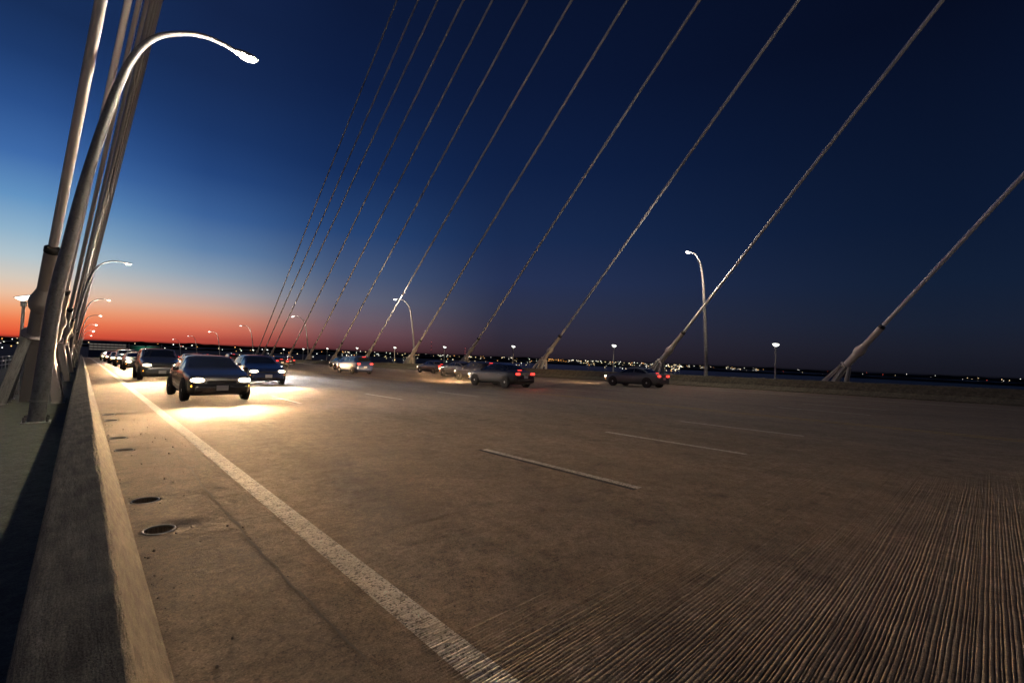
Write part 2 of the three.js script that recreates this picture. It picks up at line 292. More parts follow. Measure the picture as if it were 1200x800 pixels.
// ───────────────────────── street lamps ─────────────────────────
const lampGlow = M({ color: rgb(1, 1, 1), emissive: rgb(1, 0.96, 0.9), emissiveIntensity: 7 });
const poleProfile = [[0, 0], [.07, 1.37], [.19, 3.3], [.33, 4.4], [.49, 5.7], [.67, 6.9], [.86, 8.0], [1.07, 9.0], [1.26, 9.72], [1.5, 10.3], [1.86, 10.8], [2.44, 11.18], [2.85, 11.33], [3.3, 11.36], [3.75, 11.3]];
function lampGeo(s) {
  const P = (x, y) => new THREE.Vector3(x * s, y, 0);
  const o = {};
  o.pole = sweep(poleProfile.map(([x, y]) => P(x, y)), [.165, .15, .135, .12, .105, .095, .085, .075, .065], 20);
  o.plate = new RoundedBoxGeometry(.52, .04, .52, 2, .01); o.plate.translate(0, .02, 0);
  const b = []; for (const x of [-.2, .2]) for (const z of [-.2, .2]) { const c = new THREE.CylinderGeometry(.028, .028, .13, 6); c.translate(x, .1, z); b.push(c); } o.bolts = b;
  const sp = new THREE.SphereGeometry(1, 24, 14); sp.scale(.38, .1, .17); sp.translate(4.0 * s, 11.3, 0); o.head = sp;
  const l = new THREE.SphereGeometry(1, 20, 10, 0, Math.PI * 2, Math.PI / 2, Math.PI / 2); l.scale(.24, .09, .14); l.translate(4.05 * s, 11.235, 0); o.lens = l;
  const c = new THREE.CylinderGeometry(.168, .168, .05, 20); c.translate(0.02 * s, .55, 0); o.band = c;
  return o;
}
const lampKinds = { 1: lampGeo(1), '-1': lampGeo(-1) };
function streetLamp(X, D, s, label, group, lit = true) {
  const g = thing('street_lamp', label, 'street lamp', group), o = lampKinds[s];
  g.position.copy(at(X, -0.33, D));
  part('pole', o.pole, poleMat, g); part('base_plate', o.plate, galvMat, g); for (const b of o.bolts) part('anchor_bolt', b, boltMat, g);
  part('pole_band', o.band, galvMat, g);
  const head = part('lamp_head', o.head, poleMat, g); part('lens', o.lens, lampGlow, head);
  if (lit) {
    const power = s > 0 ? STREET_LAMP : STREET_LAMP * .72, bowl = new THREE.PointLight(rgb(1, 0.86, 0.72), power * .36, 0, 2); bowl.name = 'street_lamp_bowl_light'; bowl.position.set(4.08 * s, 10.75, 0); bowl.castShadow = true; bowl.shadow.radius = 6; g.add(bowl);   // the drop lens spills sideways and up
    const L = new THREE.SpotLight(rgb(1, 0.81, 0.61), power * .66, 0, 1.45, 0.3, 2); L.name = 'street_lamp_light'; L.position.set(4.05 * s, 11.0, 0); L.target.position.set(4.05 * s, 0, 0); g.add(L.target); L.castShadow = true; L.shadow.radius = 6; g.add(L);
  }
  return g;
}
const LAMPS = 47.7;
for (let k = -1; k < 7; k++) streetLamp(-0.72 - (k > 0 ? .15 : 0), 16.3 + LAMPS * k, 1, k === 0 ? 'thick curved steel street lamp beside the first cable anchorage on the footway' : k > 0 ? `${nth[k - 1]} curved street lamp along the footway after the thick one` : 'curved steel street lamp on the footway behind the viewpoint', k > 0 ? 'street lamps along the footway' : undefined);
for (let k = -1; k < 7; k++) streetLamp(39.55, 17.1 + LAMPS * k, -1, k === 0 ? 'tall curved street lamp crossing behind a stay cable on the far side' : k > 0 ? `${nth[k - 1]} curved street lamp along the far ledge after the tall one` : 'curved street lamp on the far ledge behind the viewpoint', k <= 0 ? undefined : 'street lamps beyond the far barrier');

// ───────────────────────── footway lamps ─────────────────────────
const pathGlow = M({ color: rgb(1, 1, 1), emissive: rgb(0.97, 1, 0.92), emissiveIntensity: 2.5 });
const pathPost = bar(new THREE.Vector3(0, 0, 0), new THREE.Vector3(0, 3.5, 0), .06, .05, 12), pathCollar = bar(new THREE.Vector3(0, 3.46, 0), new THREE.Vector3(0, 3.66, 0), .085, .1, 14);
const tilt = (prof, s) => { const l = new THREE.LatheGeometry(prof.map(([x, y]) => new THREE.Vector2(x, y)), 24); l.rotateZ(-0.3 * s); l.translate(0.03 * s, 3.84, 0); return l; };
const pathHead = (s) => tilt([[0, .045], [.25, .04], [.262, .03], [.262, .02], [.24, .016], [0, .016]], s), pathDisc = (s) => tilt([[0, -.15], [.07, -.145], [.14, -.11], [.2, -.05], [.235, .008], [.236, .014], [0, .015]], s);
const pathGeo = { 1: [pathHead(1), pathDisc(1)], '-1': [pathHead(-1), pathDisc(-1)] };
function pathLamp(X, D, s, label, group) {
  const g = thing('footway_lamp', label, 'post lamp', group); g.position.copy(at(X, -0.33, D));
  part('post', pathPost, galvMat, g); part('collar', pathCollar, galvMat, g); const h = part('lamp_head', pathGeo[s][0], galvMat, g); part('lens', pathGeo[s][1], pathGlow, h);
  const L = new THREE.SpotLight(rgb(0.94, 1, 0.84), PATH_LAMP, 0, 1.35, 0.4, 2); L.name = 'footway_lamp_light'; L.position.set(.03 * s, 3.66, 0); L.target.position.set(.5 * s, 0, 0); g.add(L.target); L.castShadow = true; L.shadow.radius = 5; g.add(L);
}
for (let k = -1; k < 8; k++) pathLamp(-1.74, 26.2 + 14.6 * k, -1, k < 0 ? 'short post lamp on the footway before the first cable anchorage' : `short post lamp behind the ${nth[k]} cable anchorage on the footway`, 'post lamps on the footway');
for (let k = 0; k < 12; k++) pathLamp(38.9, 11.5 + 14.7 * k, 1, `short post lamp on the far ledge just after the ${nth[k]} cable anchorage`, 'post lamps on the far ledge');

// ───────────────────────── stay cables ─────────────────────────
const UPV = new THREE.Vector3(0, 1, 0);
function stayCable(X, D, tower, label, group, foot = -0.33, quality = 1) {
  const g = thing('stay_cable', label, 'stay cable', group), a = at(X, 1.6, D), dir = tower.clone().sub(a).normalize();
  const alongH = (h) => a.clone().addScaledVector(dir, (h - 1.6) / dir.y);
  const seg = quality ? 24 : 12, base = at(X, foot, D), q = new THREE.Quaternion().setFromUnitVectors(UPV, dir);
  const L = a.distanceTo(tower);
  part('cable_sheath', bar(alongH(4.7), tower, .118, .118, seg), cableMat, g);
  const lathe = (prof, mat, name) => { const l = new THREE.LatheGeometry(prof.map(([r, y]) => new THREE.Vector2(r, y)), seg); l.applyQuaternion(q); const o = alongH(2.0); l.translate(o.x, o.y, o.z); return part(name, l, mat, g); };
  const k = 1 / dir.y;
  lathe([[.19, 1.15 * k], [.19, 2.5 * k], [.165, 2.56 * k], [.13, 2.6 * k]], anchorMat, 'guide_pipe');
  lathe([[.15, 2.5 * k], [.2, 2.5 * k + .01], [.2, 2.62 * k], [.15, 2.64 * k]], rubberMat, 'collar');
  lathe([[.21, .72 * k], [.3, .84 * k], [.335, 1.0 * k], [.32, 1.1 * k], [.24, 1.28 * k], [.19, 1.42 * k]], anchorMat, 'socket');
  lathe([[.235, -.3], [.235, .75 * k]], anchorMat, 'anchor_pipe');
  lathe([[.24, -.05], [.36, -.04], [.36, .04], [.24, .05]], anchorMat, 'flange');
  // legs that fan out from the flange to the deck
  const f = alongH(1.95), back = new THREE.Vector3(0, 0, -1);
  for (const sx of [-1, 1]) for (const [zt, zb, w] of [[-.22, -2.0, .25], [0, -1.0, .22], [.22, 0.15, .26]]) {
    const top = f.clone().add(new THREE.Vector3(sx * .2, -.02 - zt * .4, zt)), bot = new THREE.Vector3(X + sx * .66, foot + deckY(D - zb), -D + zb);
    part('leg', beam(bot, top, w, .13), sx < 0 ? galvMat : anchorMat, g);
    const pl = new RoundedBoxGeometry(.34, .035, .3, 1, .008); pl.translate(bot.x, bot.y + .018, bot.z); part('foot_plate', pl, galvMat, g);
  }
  const web = new THREE.Shape([[-.3, 0], [.3, 0], [.14, 1.0], [-.14, 1.0]].map(([x, y]) => new THREE.Vector2(x, y)));
  const wg = new THREE.ExtrudeGeometry(web, { depth: .34, bevelEnabled: true, bevelSize: .02, bevelThickness: .02, bevelSegments: 1 });
  const bf = new THREE.Vector3(X, foot + deckY(D + 1.0), -D - 1.0), wd = f.clone().sub(bf), wl = wd.length(); wg.scale(1, wl, 1); wg.translate(0, 0, -.17); wg.applyQuaternion(new THREE.Quaternion().setFromUnitVectors(UPV, wd.normalize())); wg.translate(bf.x, bf.y, bf.z);
  part('anchor_web', wg, anchorMat, g);
  const brace = beam(new THREE.Vector3(X - .45, base.y + .95, -D - .6), new THREE.Vector3(X + .45, base.y + .95, -D - .6), .06, .06, .006); part('cross_brace', brace, galvMat, g);
  return g;
}
const farTop = [90.6, 95.0, 95.5, 97.4, 100.0, 101.7, 105.1, 108.0, 111.6, 114.4, 122.6, 136.6];
const farCab = [7.2, 21.0, 35.4, 49.8, 64.2, 79.4, 94.0, 108.5, 122.5, 138, 146, 152.5];
farTop.forEach((h, i) => stayCable(38.2, farCab[i], new THREE.Vector3(25, h, 60),
  i === 0 ? 'stay cable with bulbous socket on a clear fan of legs beyond the far barrier' : i === 1 ? 'stay cable crossing in front of the tall far street lamp' : `pale stay cable, ${nth[i - 1]} along the far ledge after the tall street lamp`, i > 1 ? 'stay cables beyond the far barrier' : undefined, -0.33, i < 5 ? 1 : 0));
const nearTop = [113.0, 105.6, 103.9, 100.2, 97.7, 96.3, 95.3, 94.9, 94.1];
const nearCab = [22.0, 36.6, 51.2, 65.8, 80.4, 95, 109.6, 124, 138.8];
nearTop.forEach((h, i) => stayCable(-1.15, nearCab[i], new THREE.Vector3(12, h, 60),
  i === 0 ? 'thick stay cable with black collar, anchored on the footway beside the thick street lamp' : `stay cable on the footway, ${nth[i - 1]} after the one with the thick street lamp`, i ? 'stay cables on the footway' : undefined, -0.33, 1));

// floodlight by the tower foot behind the viewpoint that washes the stays on the footway
function floodlight(X, Z, s, power, label) {
  const g = thing('floodlight', label, 'floodlight'); g.position.set(X, deckY(-Z) - 0.33, Z);
  part('stand', bar(new THREE.Vector3(0, 0, 0), new THREE.Vector3(0, .8, 0), .06, .05, 10), galvMat, g);
  const h = new RoundedBoxGeometry(.5, .4, .2, 2, .04); h.rotateX(.6); h.translate(0, 1.0, 0); const hd = part('housing', h, darkMat, g);
  const l = new RoundedBoxGeometry(.42, .32, .02, 1, .005); l.translate(0, 0, -.112); l.rotateX(.6); l.translate(0, 1.0, 0); part('lens', l, lampGlow, hd);
  const L = new THREE.SpotLight(rgb(1, 0.86, 0.76), power, 0, 0.72, 0.7, 2); L.name = 'floodlight_light'; L.position.set(0, 1.12, -.2); L.target.position.set(s * 2, 31, -50); L.castShadow = true; L.shadow.radius = 8; g.add(L, L.target);
}
floodlight(-2.2, 47, 1, FLOOD_LAMP, 'floodlight on the footway aimed up the stay cables');

// ───────────────────────── vehicles ─────────────────────────
const glassMat = new THREE.MeshPhysicalMaterial({ color: rgb(0.012, 0.014, 0.016), roughness: 0.06, metalness: 0, clearcoat: 1 });
const tyreMat = M({ color: rgb(0.02, 0.02, 0.02), roughness: 0.85 }), rimMat = M({ color: rgb(0.5, 0.5, 0.52), metalness: 0.9, roughness: 0.3 }), chromeMat = M({ color: rgb(0.6, 0.6, 0.62), metalness: 0.95, roughness: 0.2 });
const plateMat = M({ color: rgb(0.55, 0.56, 0.58), roughness: 0.5 });
const warmHead = M({ color: rgb(1, 1, 1), emissive: rgb(1, 0.82, 0.55), emissiveIntensity: 7 }), coolHead = M({ color: rgb(1, 1, 1), emissive: rgb(0.92, 0.96, 1), emissiveIntensity: 7 });
const tailGlow = M({ color: rgb(0.5, 0.02, 0.02), emissive: rgb(1, 0.05, 0.035), emissiveIntensity: 3, roughness: 0.3 }), tailDark = M({ color: rgb(0.18, 0.01, 0.01), roughness: 0.25 }), headDark = M({ color: rgb(0.6, 0.6, 0.62), roughness: 0.1 });
const amberGlow = M({ color: rgb(0.5, 0.2, 0.02), emissive: rgb(1, 0.42, 0.05), emissiveIntensity: 4 });
const paints = {};
const paint = (n, r, g, b, metal = 0.2) => paints[n] ??= new THREE.MeshPhysicalMaterial({ color: rgb(r, g, b), roughness: 0.38, metalness: metal, clearcoat: 1, clearcoatRoughness: 0.08 });
const key = (list, u) => { if (u <= list[0][0]) return list[0][1]; for (let i = 1; i < list.length; i++) if (u <= list[i][0]) { const t = (u - list[i - 1][0]) / (list[i][0] - list[i - 1][0]); return list[i - 1][1] + (list[i][1] - list[i - 1][1]) * t; } return list[list.length - 1][1]; };
const KINDS = {
  sedan: { L: 4.65, top: [[0, .62], [.02, .88], [.05, .98], [.17, 1.02], [.3, 1.36], [.42, 1.45], [.54, 1.43], [.7, 1.05], [.74, .99], [.92, .84], [.975, .72], [1, .5]], belt: [[0, .6], [.02, .84], [.05, .93], [.17, .96], [.5, .95], [.72, .93], [.92, .8], [.975, .68], [1, .48]], cabin: [.2, .695], ws: [.555, .7], rw: [.175, .3], roof: .72 },
  suv: { L: 4.7, top: [[0, .6], [.012, 1.0], [.03, 1.15], [.1, 1.62], [.2, 1.7], [.55, 1.68], [.68, 1.2], [.72, 1.12], [.93, 1.0], [.98, .85], [1, .55]], belt: [[0, .58], [.012, .96], [.03, 1.05], [.2, 1.08], [.7, 1.05], [.93, .95], [.98, .8], [1, .52]], cabin: [.09, .68], ws: [.56, .68], rw: [.03, .1], roof: .76 },
  hatch: { L: 4.15, top: [[0, .6], [.012, .9], [.03, 1.02], [.13, 1.4], [.28, 1.5], [.52, 1.48], [.7, 1.06], [.74, 1.0], [.93, .84], [.98, .72], [1, .5]], belt: [[0, .58], [.012, .86], [.03, .94], [.2, .97], [.7, .95], [.93, .8], [.98, .68], [1, .48]], cabin: [.12, .695], ws: [.54, .7], rw: [.035, .13], roof: .73 },
};
const widthKey = [[0, .70], [.03, .82], [.15, .895], [.5, .91], [.82, .9], [.93, .84], [.975, .74], [1, .6]];
function carShape(kind) {
  const K = KINDS[kind], N = 72, S = [];
  const smoothKey = (l, u) => { let s = 0; for (let i = -2; i <= 2; i++) s += key(l, Math.min(1, Math.max(0, u + i * 0.007))); return s / 5; };
  const section = (u) => {
    const w = smoothKey(widthKey, u), T = smoothKey(K.top, u), B = Math.min(smoothKey(K.belt, u), T - .01), b = .19 + .12 * smooth(.9, 1, u) + .12 * smooth(.1, 0, u), c = Math.min(1, (T - B) / .42), wr = w * (.9 + (K.roof - .9) * c), z = (u - .5) * K.L;
    return [[0, b], [.84 * w, b], [.96 * w, b + .07], [.995 * w, b + .28 * (B - b)], [w, b + .55 * (B - b)], [.985 * w, b + .85 * (B - b)], [.95 * w, B], [.94 * w + (wr - .94 * w) * .15, B + (T - B) * .14], [wr + .03, T - .09 * c - .01], [wr - .05, T - .03 * c - .006], [wr * .6, T - .008], [0, T]].map(([x, y]) => [x, y, z]);
  };
  const point = (u, v) => { const s = section(u), i = Math.min(s.length - 2, Math.floor(v)), t = v - i; return new THREE.Vector3(...[0, 1, 2].map((k) => s[i][k] + (s[i + 1][k] - s[i][k]) * t)); };
  const patch = (u0, u1, v0, v1, side, off = .006, nu = 14, nv = 6, shape) => {
    const pos = [], idx = [];
    for (let j = 0; j <= nv; j++) for (let i = 0; i <= nu; i++) {
      let u = u0 + (u1 - u0) * i / nu; const v = v0 + (v1 - v0) * j / nv; if (shape) u = shape(i / nu, j / nv);
      const p = point(u, v), du = point(Math.min(.999, u + .004), v).sub(point(Math.max(0, u - .004), v)), dv = point(u, Math.min(11, v + .05)).sub(point(u, Math.max(0, v - .05))), n = new THREE.Vector3().crossVectors(dv, du).normalize(); if (n.x < 0 || (v > 9 && n.y < 0)) n.negate();
      p.addScaledVector(n, off); pos.push(p.x * side, p.y, p.z); if (i < nu && j < nv) { const a = j * (nu + 1) + i, b = a + nu + 1; if (side > 0) idx.push(a, b, a + 1, a + 1, b, b + 1); else idx.push(a, a + 1, b, a + 1, b + 1, b); }
    }
    const g = new THREE.BufferGeometry(); g.setAttribute('position', new THREE.Float32BufferAttribute(pos, 3)); g.setIndex(idx); return g;
  };
  const both = (...a) => { const g = mergeVertices(mergeGeometries([patch(...a.slice(0, 4), 1, ...a.slice(4)), patch(...a.slice(0, 4), -1, ...a.slice(4))]), 1e-3); g.computeVertexNormals(); return g; };
  const one = (u0, u1, v0, v1, s, ...r) => { const g = patch(u0, u1, v0, v1, s, ...r); g.computeVertexNormals(); return g; };
  const pos = [], idx = [], n = 12; // shell
  for (let i = 0; i <= N; i++) { const s = section(i / N); for (const [x, y, z] of s) pos.push(x, y, z); for (let k = n - 2; k > 0; k--) pos.push(-s[k][0], s[k][1], s[k][2]); }
  const ring = 2 * n - 2; for (let i = 0; i < N; i++) for (let k = 0; k < ring; k++) { const a = i * ring + k, b = i * ring + (k + 1) % ring, c = a + ring, d = b + ring; idx.push(a, b, c, b, d, c); }
  for (const [row, flip] of [[0, 1], [N, 0]]) { const o = row * ring; for (let k = 1; k < ring - 1; k++) flip ? idx.push(o, o + k + 1, o + k) : idx.push(o, o + k, o + k + 1); }
  const body = new THREE.BufferGeometry(); body.setAttribute('position', new THREE.Float32BufferAttribute(pos, 3)); body.setIndex(idx); body.computeVertexNormals();
  const [c0, c1] = K.cabin, cm = (c0 + c1) / 2 - .02, out = { body, K, windshield: both(K.ws[0] + .012, K.ws[1] - .01, 9.05, 11), rear: both(K.rw[0] + .01, K.rw[1] - .012, 9.05, 11), side: [] };
  for (const s of [1, -1]) { out.side.push(one(c0 + .02, cm - .008, 7.1, 7.9, s, .006)); out.side.push(one(cm + .008, c1 - .03, 7.1, 7.9, s, .006)); }
  const ty = new THREE.LatheGeometry([[.21, -.1], [.29, -.11], [.325, -.09], [.335, -.04], [.335, .04], [.325, .09], [.29, .11], [.21, .1]].map(([x, y]) => new THREE.Vector2(x, y)), 28); ty.rotateZ(Math.PI / 2); out.tyre = ty;
  const rim = []; { const d = new THREE.CylinderGeometry(.21, .21, .12, 24, 1, true); d.rotateZ(Math.PI / 2); rim.push(d); const h = new THREE.CylinderGeometry(.05, .06, .17, 12); h.rotateZ(Math.PI / 2); rim.push(h); for (let k = 0; k < 7; k++) { const b = new THREE.BoxGeometry(.15, .2, .035); b.translate(0, .12, 0); b.rotateX(k / 7 * Math.PI * 2); rim.push(b); } } out.rim = mergeGeometries(rim.map((g) => g.index ? g.toNonIndexed() : g));
  const arch = new THREE.CylinderGeometry(.385, .385, .1, 30); arch.rotateZ(Math.PI / 2); out.arch = arch;
  const hl = new THREE.SphereGeometry(1, 20, 12); hl.scale(.19, .075, .16); hl.rotateY(.42); out.headR = hl; out.headL = hl.clone().rotateY(-.84);
  out.tail = new RoundedBoxGeometry(.3, .13, .12, 3, .04); out.mirror = new RoundedBoxGeometry(.16, .13, .1, 3, .04); out.plate = new RoundedBoxGeometry(.32, .16, .012, 1, .004);
  out.grille = new RoundedBoxGeometry(.8, .16, .06, 3, .02); out.intake = new RoundedBoxGeometry(1.05, .12, .06, 3, .02); out.bumper = new RoundedBoxGeometry(1.42, .2, .16, 3, .06); out.handle = new RoundedBoxGeometry(.025, .03, .16, 2, .01);
  out.third = new RoundedBoxGeometry(.34, .03, .03, 1, .008); out.fog = new THREE.SphereGeometry(.06, 12, 8); out.fog.scale(1.3, .8, .6);
  return out;
}
const shapes = {}; for (const k of Object.keys(KINDS)) shapes[k] = carShape(k);
function car(kind, X, D, away, mat, cool, label, group, strength = 1) {
  const S = shapes[kind], K = S.K, half = K.L / 2, tall = kind === 'suv' ? .12 : 0;
  const g = thing('car', label, 'car', group);
  g.position.copy(at(X, .004, away ? D + half : D + half)); g.rotation.set(0, away ? Math.PI : 0, 0); g.rotateX((away ? 1 : -1) * (GRADE + (D + half) / CREST));
  part('body', S.body, mat, g); part('windscreen', S.windshield, glassMat, g); part('rear_window', S.rear, glassMat, g); for (const w of S.side) part('side_window', w, glassMat, g);
  for (const sx of [-1, 1]) for (const sz of [-.31, .3]) {
    const a = part('wheel_arch', S.arch, rubberMat, g); a.position.set(sx * .868, .36, sz * K.L);
    const w = part('wheel', S.tyre, tyreMat, g); w.position.set(sx * .835, .337, sz * K.L); part('rim', S.rim, rimMat, w);
  }
  for (const sx of [-1, 1]) {
    const h = part('headlight', sx > 0 ? S.headR : S.headL, cool ? coolHead : warmHead, g); h.position.set(sx * .63, .68 + tall, half - .17);
    const t = part('taillight', S.tail, tailGlow, g); t.position.set(sx * .62, .84 + tall, -half + .05);
    const m = part('wing_mirror', S.mirror, mat, g); m.position.set(sx * 1.0, kind === 'suv' ? 1.12 : 1.0, (K.ws[1] - .56) * K.L);
    const f = part('indicator', S.fog, amberGlow, g); f.position.set(sx * .72, .5, half - .2);
    for (const z of [.02, -.22]) { const d = part('door_handle', S.handle, chromeMat, g); d.position.set(sx * .905, kind === 'suv' ? .9 : .8, z * K.L + .1); }
    if (strength > 0) {
      const L = new THREE.SpotLight(cool ? rgb(0.93, 0.96, 1) : rgb(1, 0.63, 0.32), HEAD_LAMP * strength, 0, 0.62, 1, 2); L.name = 'headlight_light'; L.position.set(sx * .63, .68 + tall, half + .1); L.target.position.set(sx * .7 - 1.5, .68 + tall - .15, half + 10); L.castShadow = true; L.shadow.radius = 3; g.add(L, L.target);
      if (away) { const R = new THREE.SpotLight(rgb(1, 0.06, 0.04), TAIL_LAMP, 0, 1.2, 1, 2); R.name = 'taillight_light'; R.position.set(sx * .62, .84 + tall, -half - .1); R.target.position.set(sx * .62, .5, -half - 3); R.castShadow = true; R.shadow.radius = 3; g.add(R, R.target); }
    }
  }
  const gr = part('grille', S.grille, darkMat, g); gr.position.set(0, .6 + tall, half - .075); const bu = part('bumper', S.bumper, mat, g); bu.position.set(0, .4, half - .06); const it = part('air_intake', S.intake, darkMat, g); it.position.set(0, .34, half - .01);
  const rb = part('bumper', S.bumper, mat, g); rb.position.set(0, .42, -half + .05);
  const pl = part('licence_plate', S.plate, plateMat, g); pl.position.set(0, .45, half + .03); const pr = part('licence_plate', S.plate, plateMat, g); pr.position.set(0, .66, -half - .015);
  const th = part('brake_light', S.third, tailGlow, g); th.position.set(0, kind === 'sedan' ? 1.05 : kind === 'suv' ? 1.6 : 1.4, -half + (kind === 'sedan' ? .55 : kind === 'suv' ? .36 : .42));
  return g;
}
const C = { silver: paint('silver', .42, .43, .44, .6), black: paint('black', .012, .012, .014), white: paint('white', .7, .7, .68, 0), grey: paint('grey', .1, .105, .11, .5), blue: paint('blue', .02, .04, .12, .4), red: paint('red', .25, .02, .02, .3), green: paint('green', .02, .06, .045, .3), tan: paint('tan', .3, .25, .18, .4) };
const tone = { silver: 'silver', black: 'black', white: 'white', grey: 'dark grey', blue: 'dark blue', red: 'dark red', green: 'dark green', tan: 'tan' }, form = { sedan: 'sedan', suv: 'tall estate car', hatch: 'hatchback' };
const Lc = (i) => EDGE + LANE * (i - .5), Rc = (i) => FARLANES + LANE * (i - .5);
const oncoming = 'oncoming cars in the distance with headlights on', leaving = 'cars driving away with red tail lights in the far lanes';
car('sedan', Lc(1) - .1, 16.5, false, C.black, false, 'black sedan with warm headlights, foremost in the lane beside the white edge line', undefined, .5);
car('suv', Lc(1) - .2, 30, false, C.grey, false, 'grey tall car with warm headlights following the black sedan');
car('hatch', Lc(2) - .1, 25, false, C.blue, false, 'dark blue hatchback with headlights on in the second lane', undefined, .7);
car('sedan', Lc(3), 38, false, C.grey, true, 'grey sedan with cool white headlights in the third oncoming lane');
for (const [l, d, k, c, cool] of [[1, 46, 'sedan', 'black', 0], [1, 58, 'suv', 'grey', 0], [1, 71, 'sedan', 'black', 0], [1, 86, 'hatch', 'red', 0], [1, 103, 'sedan', 'silver', 0], [2, 45, 'sedan', 'green', 0], [2, 63, 'suv', 'grey', 0], [2, 84, 'sedan', 'silver', 1], [2, 110, 'sedan', 'black', 0], [3, 66, 'hatch', 'blue', 1], [3, 96, 'sedan', 'grey', 0], [4, 55, 'sedan', 'grey', 0]]) car(k, Lc(l), d, false, C[c], !!cool, `${tone[c]} ${form[k]} with headlights lit in the ${['', 'lane by the edge line', 'second oncoming lane', 'third oncoming lane', 'oncoming lane beside yellow lines'][l]}`, oncoming, d < 80 ? 1 : 0);
car('sedan', Rc(1), 19, true, C.black, false, 'black sedan with red tail lights in the innermost far lane beside the yellow centre lines');
for (const [l, d, k, c] of [[2, 26, 'hatch', 'black'], [4, 16, 'sedan', 'grey'], [3, 33, 'sedan', 'grey'], [1, 40, 'suv', 'blue'], [4, 43, 'sedan', 'black'], [2, 50, 'sedan', 'grey'], [3, 58, 'suv', 'grey'], [1, 64, 'sedan', 'black'], [4, 70, 'hatch', 'green'], [2, 76, 'sedan', 'grey'], [3, 84, 'sedan', 'black'], [1, 90, 'suv', 'grey'], [4, 96, 'sedan', 'black'], [2, 104, 'sedan', 'blue'], [3, 114, 'sedan', 'silver'], [1, 122, 'sedan', 'red'], [4, 124, 'sedan', 'grey'], [2, 134, 'suv', 'black'], [3, 146, 'sedan', 'grey'], [1, 156, 'sedan', 'black']]) car(k, Rc(l), d, true, C[c], false, `${tone[c]} ${form[k]} with red tail lights in the ${['', 'innermost', 'second', 'third', 'outermost'][l]} far lane, driving away`, leaving, d < 60 ? .35 : 0);

// ───────────────────────── land, water, town ─────────────────────────
const GROUND = -60;
{
  const g = new THREE.CircleGeometry(42000, 96); g.rotateX(-Math.PI / 2); g.translate(0, GROUND, 0);
  structure('ground', g, M({ color: rgb(0.03, 0.032, 0.03), roughness: 0.95 }), 'dark flat land reaching to the horizon');
  const w = new THREE.Shape([[120, 3000], [260, 700], [900, -1500], [2600, -3300], [5200, -3900], [9000, -2600], [14000, -2000], [30000, 4000], [30000, 26000], [2000, 12000]].map(([x, z]) => new THREE.Vector2(x, -z)));
  const wg = new THREE.ShapeGeometry(w, 12); wg.rotateX(-Math.PI / 2); wg.translate(0, GROUND + .5, 0);
  structure('water', wg, new THREE.MeshPhysicalMaterial({ color: rgb(0.01, 0.013, 0.018), roughness: 0.22, specularIntensity: 0.1 }), 'dark harbour water beyond the bridge');
  // wooded skyline far off
  const ridge = (r0, h, seedv) => { const pos = [], idx = [], n = 900; for (let i = 0; i <= n; i++) { const a = -0.5 + 2.7 * i / n, r = r0 * (1 + .05 * noise(a * 6, seedv)), y = GROUND + h * (0.55 + .5 * fbm(a * 40, seedv, 0, 5) + .35 * Math.max(0, noise(a * 7, seedv + 3))), x = Math.sin(a), z = -Math.cos(a); pos.push(x * r, GROUND - 1, z * r, x * r, y, z * r, x * (r + 500), y, z * (r + 500), x * (r + 500), GROUND - 1, z * (r + 500)); if (i < n) for (let k = 0; k < 3; k++) { const b = i * 4 + k; idx.push(b, b + 1, b + 4, b + 1, b + 5, b + 4); } } const q = new THREE.BufferGeometry(); q.setAttribute('position', new THREE.Float32BufferAttribute(pos, 3)); q.setIndex(idx); q.computeVertexNormals(); return q; };
  structure('hills', ridge(9500, 84, 11), M({ color: rgb(0.02, 0.022, 0.02), roughness: 1 }), 'low dark wooded skyline');
  structure('hills', ridge(5200, 34, 23), M({ color: rgb(0.022, 0.022, 0.02), roughness: 1 }), 'dark treeline in front of the skyline');
}
